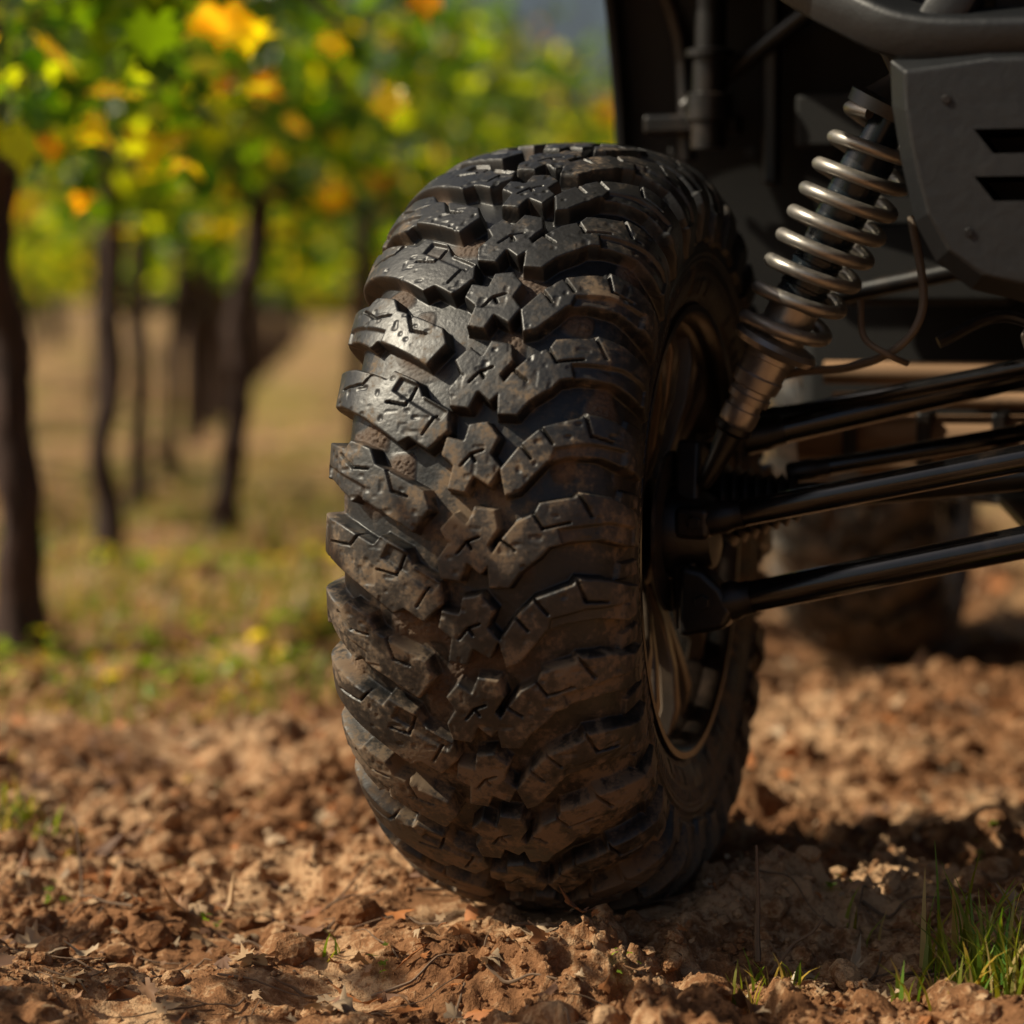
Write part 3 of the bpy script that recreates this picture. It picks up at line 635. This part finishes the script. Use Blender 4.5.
lathe('shock_reservoir',[(0,.002),(0,.019),(.004,.022),(.16,.022),(.164,.019),(.165,.002)],(.40,.03,.66),(.43,.05,.95),M_shaft,V_,32)
box('shock_top_mount',(.350,-.035,.825),(.07,.06,.07),M_blk,V_,.006,(0,rad(-25),0))
tube('brake_hose',smoothpath([(.118,.08,.45),(.19,.06,.52),(.27,.03,.535),(.315,-.01,.55),(.340,-.01,.575),(.345,.0,.61),(.33,.02,.68)],8),.0042,M_cable,V_,10)
tube('wiring_loop',smoothpath([(.285,-.0,.60),(.292,-.02,.565),(.318,-.03,.548),(.33,-.0,.54)],8),.0032,M_cable,V_,10)
tube('vent_hose',smoothpath([(.36,.0,.56),(.42,.02,.585),(.50,.02,.56),(.56,.05,.6)],8),.006,M_blk,V_,10)
# ------------------------------------------------------------ chassis
tube('frame_lower_rail',[(.50,-.20,.44),(.50,.3,.405),(.50,1.6,.40)],.022,M_brown,V_,20)
tube('frame_lower_rail',[(.86,-.20,.44),(.86,.3,.405),(.86,1.6,.40)],.022,M_brown,V_,20)
tube('frame_upper_rail',[(.49,-.28,.60),(.47,.3,.62),(.44,.6,.62)],.019,M_blk,V_,20)
tube('frame_cross_tube',[(.17,.32,.448),(1.19,.32,.460)],.026,M_brown,V_,24)
tube('frame_cross_tube',[(.19,.36,.520),(1.17,.36,.520)],.013,M_brown,V_,24)
tube('frame_cross_tube',[(.21,.30,.492),(1.15,.30,.495)],.009,M_brown,V_,24)
tube('frame_cross_tube',[(.22,.44,.415),(1.15,.44,.415)],.014,M_brown,V_,24)
tube('frame_cross_tube',[(.50,-.16,.45),(.86,-.16,.45)],.018,M_blk,V_,20)
tube('frame_upright',[(.50,-.1,.43),(.47,-.1,.62),(.44,-.1,.88)],.018,M_blk,V_,20)
tube('frame_diagonal',[(.48,.18,.42),(.46,.12,.62),(.40,.05,.86)],.016,M_blk,V_,20)
tube('frame_diagonal',[(.16,.38,.62),(.32,.2,.86)],.014,M_blk,V_,20)
for x in (.23,.31,.39): box('frame_clamp',(x,.318,.449),(.016,.062,.062),M_blk,V_,.004)
prism('differential_housing',[(.54,.40),(.60,.37),(.76,.37),(.82,.40),(.83,.50),(.78,.55),(.58,.55),(.53,.50)],'y',-.10,.16,M_brown,V_,bevel=.015)
prism('frame_gusset',[(.455,.57),(.48,.61),(.53,.60),(.53,.50),(.50,.49),(.475,.51)],'y',-.21,-.20,M_bolt,V_,bevel=.003)
prism('arm_mount_plate',[(.50,.36),(.56,.36),(.57,.52),(.53,.56),(.49,.52)],'y',-.085,-.075,M_brown,V_,bevel=.003)
prism('skid_plate',[(.50,-.26),(.86,-.26),(.98,.4),(1.10,.5),(1.10,1.45),(.26,1.45),(.26,.5),(.38,.4)],'z',.372,.382,M_blk,V_,bevel=.002)
prism('cab_side_panel',[(.47,.40),(1.35,.39),(1.42,.60),(1.40,.78),(1.30,.86),(.58,.88),(.47,.80)],'x',.14,1.22,M_liner,V_,bevel=.02)
def sweep_strip(name,path,x0,x1,th,mat,lip=.02):
    n=len(path); Vv=[];Ff=[]
    for i,(y,z) in enumerate(path):
        a=Vector(path[max(i-1,0)]); b2=Vector(path[min(i+1,n-1)]); t=(b2-a).normalized(); nn=Vector((-t.y,t.x))
        o=Vector((y,z)); q=o+nn*th
        l1=o-nn*lip
        Vv+=[(x0,l1.x,l1.y),(x0+.012,l1.x,l1.y),(x0+.015,o.x,o.y),(x1,o.x,o.y),(x1,q.x,q.y),(x0,q.x,q.y)]
    for i in range(n-1):
        for k in range(6): Ff.append((i*6+k,i*6+(k+1)%6,(i+1)*6+(k+1)%6,(i+1)*6+k))
    Ff.append(tuple(range(6))); Ff.append(tuple((n-1)*6+k for k in range(6)))
    return mesh_py(name,Vv,Ff,mat,V_,bevel=.003)
arch=[(p.x,p.y) for p in smoothpath([Vector(q) for q in [(-.34,1.00,0),(-.24,1.10,0),(-.02,1.17,0),(.20,1.13,0),(.36,1.00,0),(.43,.86,0),(.46,.72,0),(.48,.52,0)]],6)]
sweep_strip('fender_arch',arch,-.072,.50,.016,M_liner,.02)
arch2=[(y+1.80 if y<.3 else y+1.77,z) for y,z in arch]
sweep_strip('rear_fender_arch',arch2,-.03,.45,.016,M_liner)
def mirror(ob):
    o=bpy.data.objects.new(ob.name,ob.data); link(o,V_); o.scale=(-1,1,1); o.location=(1.36,0,0)
for nm in ('fender_arch','rear_fender_arch'): mirror(bpy.data.objects[nm])
prism('inner_wheel_well',[(-.26,.66),(.44,.55),(.45,.90),(.3,1.08),(-.02,1.15),(-.24,1.08)],'x',.47,.485,M_liner,V_,bevel=.003)
bx=[(p.x,p.y,p.z) for p in smoothpath([(.02,.41,.76),(.01,.41,.90),(-.03,.37,1.02)],5)]
tube('arch_stay',bx,.010,M_blk,V_,14)
lathe('strut_tower',[(0,.002),(0,.020),(.03,.020),(.032,.026),(.06,.026),(.062,.020),(.10,.020),(.102,.028),(.11,.028),(.112,.018),(.3,.018)],(.055,.36,.77),(.06,.36,1.1),M_blk,V_,28)
box('arch_stiffener',(.12,.40,.88),(.018,.03,.30),M_blk,V_,.005)
box('arch_bracket',(.03,.395,.80),(.11,.04,.022),M_blk,V_,.005)
tube('arch_diagonal',[(.02,.40,.82),(.25,.36,.98)],.011,M_blk,V_,14)
box('liner_plate',(.27,.41,.70),(.16,.02,.10),M_liner,V_,.006)
box('liner_plate',(.20,.39,.80),(.10,.03,.06),M_liner,V_,.006)
for i in range(4): bolt('liner_bolt',(.0+.09*i,.43,.77),.007,-.008,(0,1,0),M_blk,V_)
box('battery_box',(.30,.36,.64),(.20,.08,.09),M_liner,V_,.01)
tube('steering_link',[(.20,.22,.60),(.5,.18,.66)],.010,M_blk,V_,14)
prism('hood',[(-.34,.92),(-.36,1.02),(-.24,1.15),(.1,1.24),(.5,1.34),(.52,1.18),(.5,.9),(.1,.95)],'x',.42,.94,M_plast,V_,bevel=.02)
prism('rear_bed',[(1.45,.62),(2.35,.62),(2.4,1.0),(1.45,1.0)],'x',.30,1.06,M_plast,V_,bevel=.03)
for x in (.22,1.14):
    tube('roll_cage_bar',smoothpath([(x,.48,.95),(x+ (.06 if x<.6 else -.06),.78,1.55),(x+(.06 if x<.6 else -.06),.95,1.75),(x+(.06 if x<.6 else -.06),1.5,1.77),(x,1.62,1.0)],6),.022,M_blk,V_,16)
for y in (.95,1.5): tube('roll_cage_cross',[(.28,y,1.75),(1.08,y,1.75)],.02,M_blk,V_,16)
for x in (.45,.91):
    prism('seat_back',[(1.2,.75),(1.32,.78),(1.45,1.35),(1.34,1.38)],'x',x-.2,x+.2,M_liner,V_,bevel=.03)
    prism('seat_cushion',[(.85,.86),(1.3,.84),(1.3,.94),(.85,.99)],'x',x-.2,x+.2,M_liner,V_,bevel=.03)
# ------------------------------------------------------------ front bumper
CX=.68
def shell(name,rings,mat,bevel):
    n=len(rings[0][0]); Vv=[];Ff=[]
    for (o,y) in rings:
        for (x,z) in o: Vv.append((x,y,z))
    for r_ in range(len(rings)-1):
        for i in range(n): Ff.append((r_*n+i,r_*n+(i+1)%n,(r_+1)*n+(i+1)%n,(r_+1)*n+i))
    Ff.append(tuple(range(n-1,-1,-1))); Ff.append(tuple((len(rings)-1)*n+i for i in range(n)))
    return mesh_py(name,Vv,Ff,mat,None,bevel=bevel,bseg=3)
left=[(.356,.797),(.358,.760),(.366,.715),(.378,.665),(.396,.632),(.425,.609),(.47,.598),(.56,.590)]
outer=left+[(2*CX-x,z) for x,z in left[::-1]]+[(.93,.806),(.43,.806)]
cxm,czm=.68,.705
inner=[(cxm+(x-cxm)*.955,czm+(z-czm)*.88) for x,z in outer]
bump=shell('front_bumper',[(outer,-.19),(outer,-.315),(inner,-.338)],M_plast,.003)
def bool_cut(ob,cutters):
    for c in cutters:
        m=ob.modifiers.new('c','BOOLEAN'); m.operation='DIFFERENCE'; m.object=c; m.solver='EXACT'
    bpy.context.view_layer.update()
    dg=bpy.context.evaluated_depsgraph_get(); me=bpy.data.meshes.new_from_object(ob.evaluated_get(dg))
    ob.modifiers.clear(); ob.data=me
    for c in cutters: bpy.data.objects.remove(c,do_unlink=True)
cut=[]
for (x,z,w,h) in ((.470,.728,.070,.020),(.472,.690,.072,.020),(.60,.728,.13,.020),(.60,.690,.13,.020)):
    for s_ in (0,1):
        xx=x if not s_ else 2*CX-x
        shf=.008*(-1 if s_ else 1)
        c=prism('cut',[(xx-w/2+shf,z-h/2),(xx+w/2+shf,z-h/2),(xx+w/2-shf,z+h/2),(xx-w/2-shf,z+h/2)],'y',-.4,-.225,None,None,bevel=0); cut.append(c)
bool_cut(bump,cut); bump.parent=vehicle
for p_ in bump.data.polygons: p_.use_smooth=False
for (x,z) in ((.405,.762),(.425,.655)): bolt('bumper_bolt',(x,-.337,z),.0040,-.003,(0,1,0),M_blk,V_)
def bar(name,pts,w,h,mat):
    P,T,Nr=frames(smoothpath(pts,6)); Vv=[];Ff=[]
    sec=[]
    for k in range(16):
        a=2*math.pi*k/16; c_,s_=math.cos(a),math.sin(a)
        sec.append((math.copysign(abs(c_)**.4,c_)*w,math.copysign(abs(s_)**.4,s_)*h))
    for i,p in enumerate(P):
        B=T[i].cross(Nr[i])
        for (u,v) in sec: Vv.append(p+Nr[i]*v+B*u)
    for i in range(len(P)-1):
        for k in range(16): Ff.append((i*16+k,i*16+(k+1)%16,(i+1)*16+(k+1)%16,(i+1)*16+k))
    Ff.append(tuple(range(16))); Ff.append(tuple((len(P)-1)*16+k for k in range(16)))
    return mesh_py(name,Vv,Ff,mat,V_)
for f_ in (lambda x:x, lambda x:2*CX-x):
    bar('bumper_upper_bar',[(f_(.19),-.14,.945),(f_(.25),-.22,.890),(f_(.32),-.28,.845),(f_(.385),-.305,.818),(f_(.50),-.31,.814),(.68,-.31,.814)],.024,.021,M_plast)
    bar('bumper_upright',[(f_(.392),-.30,.82),(f_(.412),-.30,.855),(f_(.44),-.28,.93)],.022,.020,M_plast)
prism('grille_panel',[(.44,.82),(.92,.82),(.94,.93),(.42,.93)],'y',-.29,-.27,M_liner,V_,bevel=.004)
for i in range(4): box('grille_bar',(.68,-.297,.855+.025*i),(.46,.012,.010),M_plast,V_,.003)
prism('fender_front_skin',[(.30,.875),(.39,.835),(.405,.86),(.42,.95),(.25,1.02),(.24,.94)],'y',-.262,-.245,M_liner,V_,bevel=.004)
for (x) in (.335,1.025):
    lathe('headlamp',[(0,.002),(0,.05),(.05,.055),(.056,.05),(.050,.046),(.03,.002)],(x+.0,-.20,.985),(x,-.30,.985),M_alu,V_,32)

# ------------------------------------------------------------ light, sky, camera
el=rad(42); sd=Vector((-1,-.09,0)).normalized()*math.cos(el)+Vector((0,0,math.sin(el)))
w=bpy.data.worlds.new('World'); scene.world=w; w.use_nodes=True; nt=w.node_tree
sky=nt.nodes.new('ShaderNodeTexSky'); sky.sky_type='NISHITA'; sky.sun_disc=False; sky.sun_elevation=el
sky.sun_rotation=math.atan2(sd.x,sd.y); sky.air_density=1.0; sky.dust_density=5.0
bg=nt.nodes['Background']; bg.inputs[1].default_value=.06; nt.links.new(sky.outputs[0],bg.inputs[0])
sl=bpy.data.lights.new('sun','SUN'); sl.energy=5.0; sl.angle=rad(.5); sl.color=(1,.90,.70)
so=bpy.data.objects.new('sun',sl); link(so); so.rotation_euler=sd.to_track_quat('Z','Y').to_euler()
cam=bpy.data.cameras.new('camera'); co=bpy.data.objects.new('camera',cam); link(co); scene.camera=co
cam.lens=85; cam.sensor_width=36; cam.clip_end=1500; cam.clip_start=.05
co.location=(0,-2.42,.60); co.rotation_euler=(rad(85),0,0)
cam.dof.use_dof=True; cam.dof.focus_distance=2.17; cam.dof.aperture_fstop=2.5
scene.view_settings.view_transform='Standard'; scene.view_settings.look='None'; scene.view_settings.exposure=0
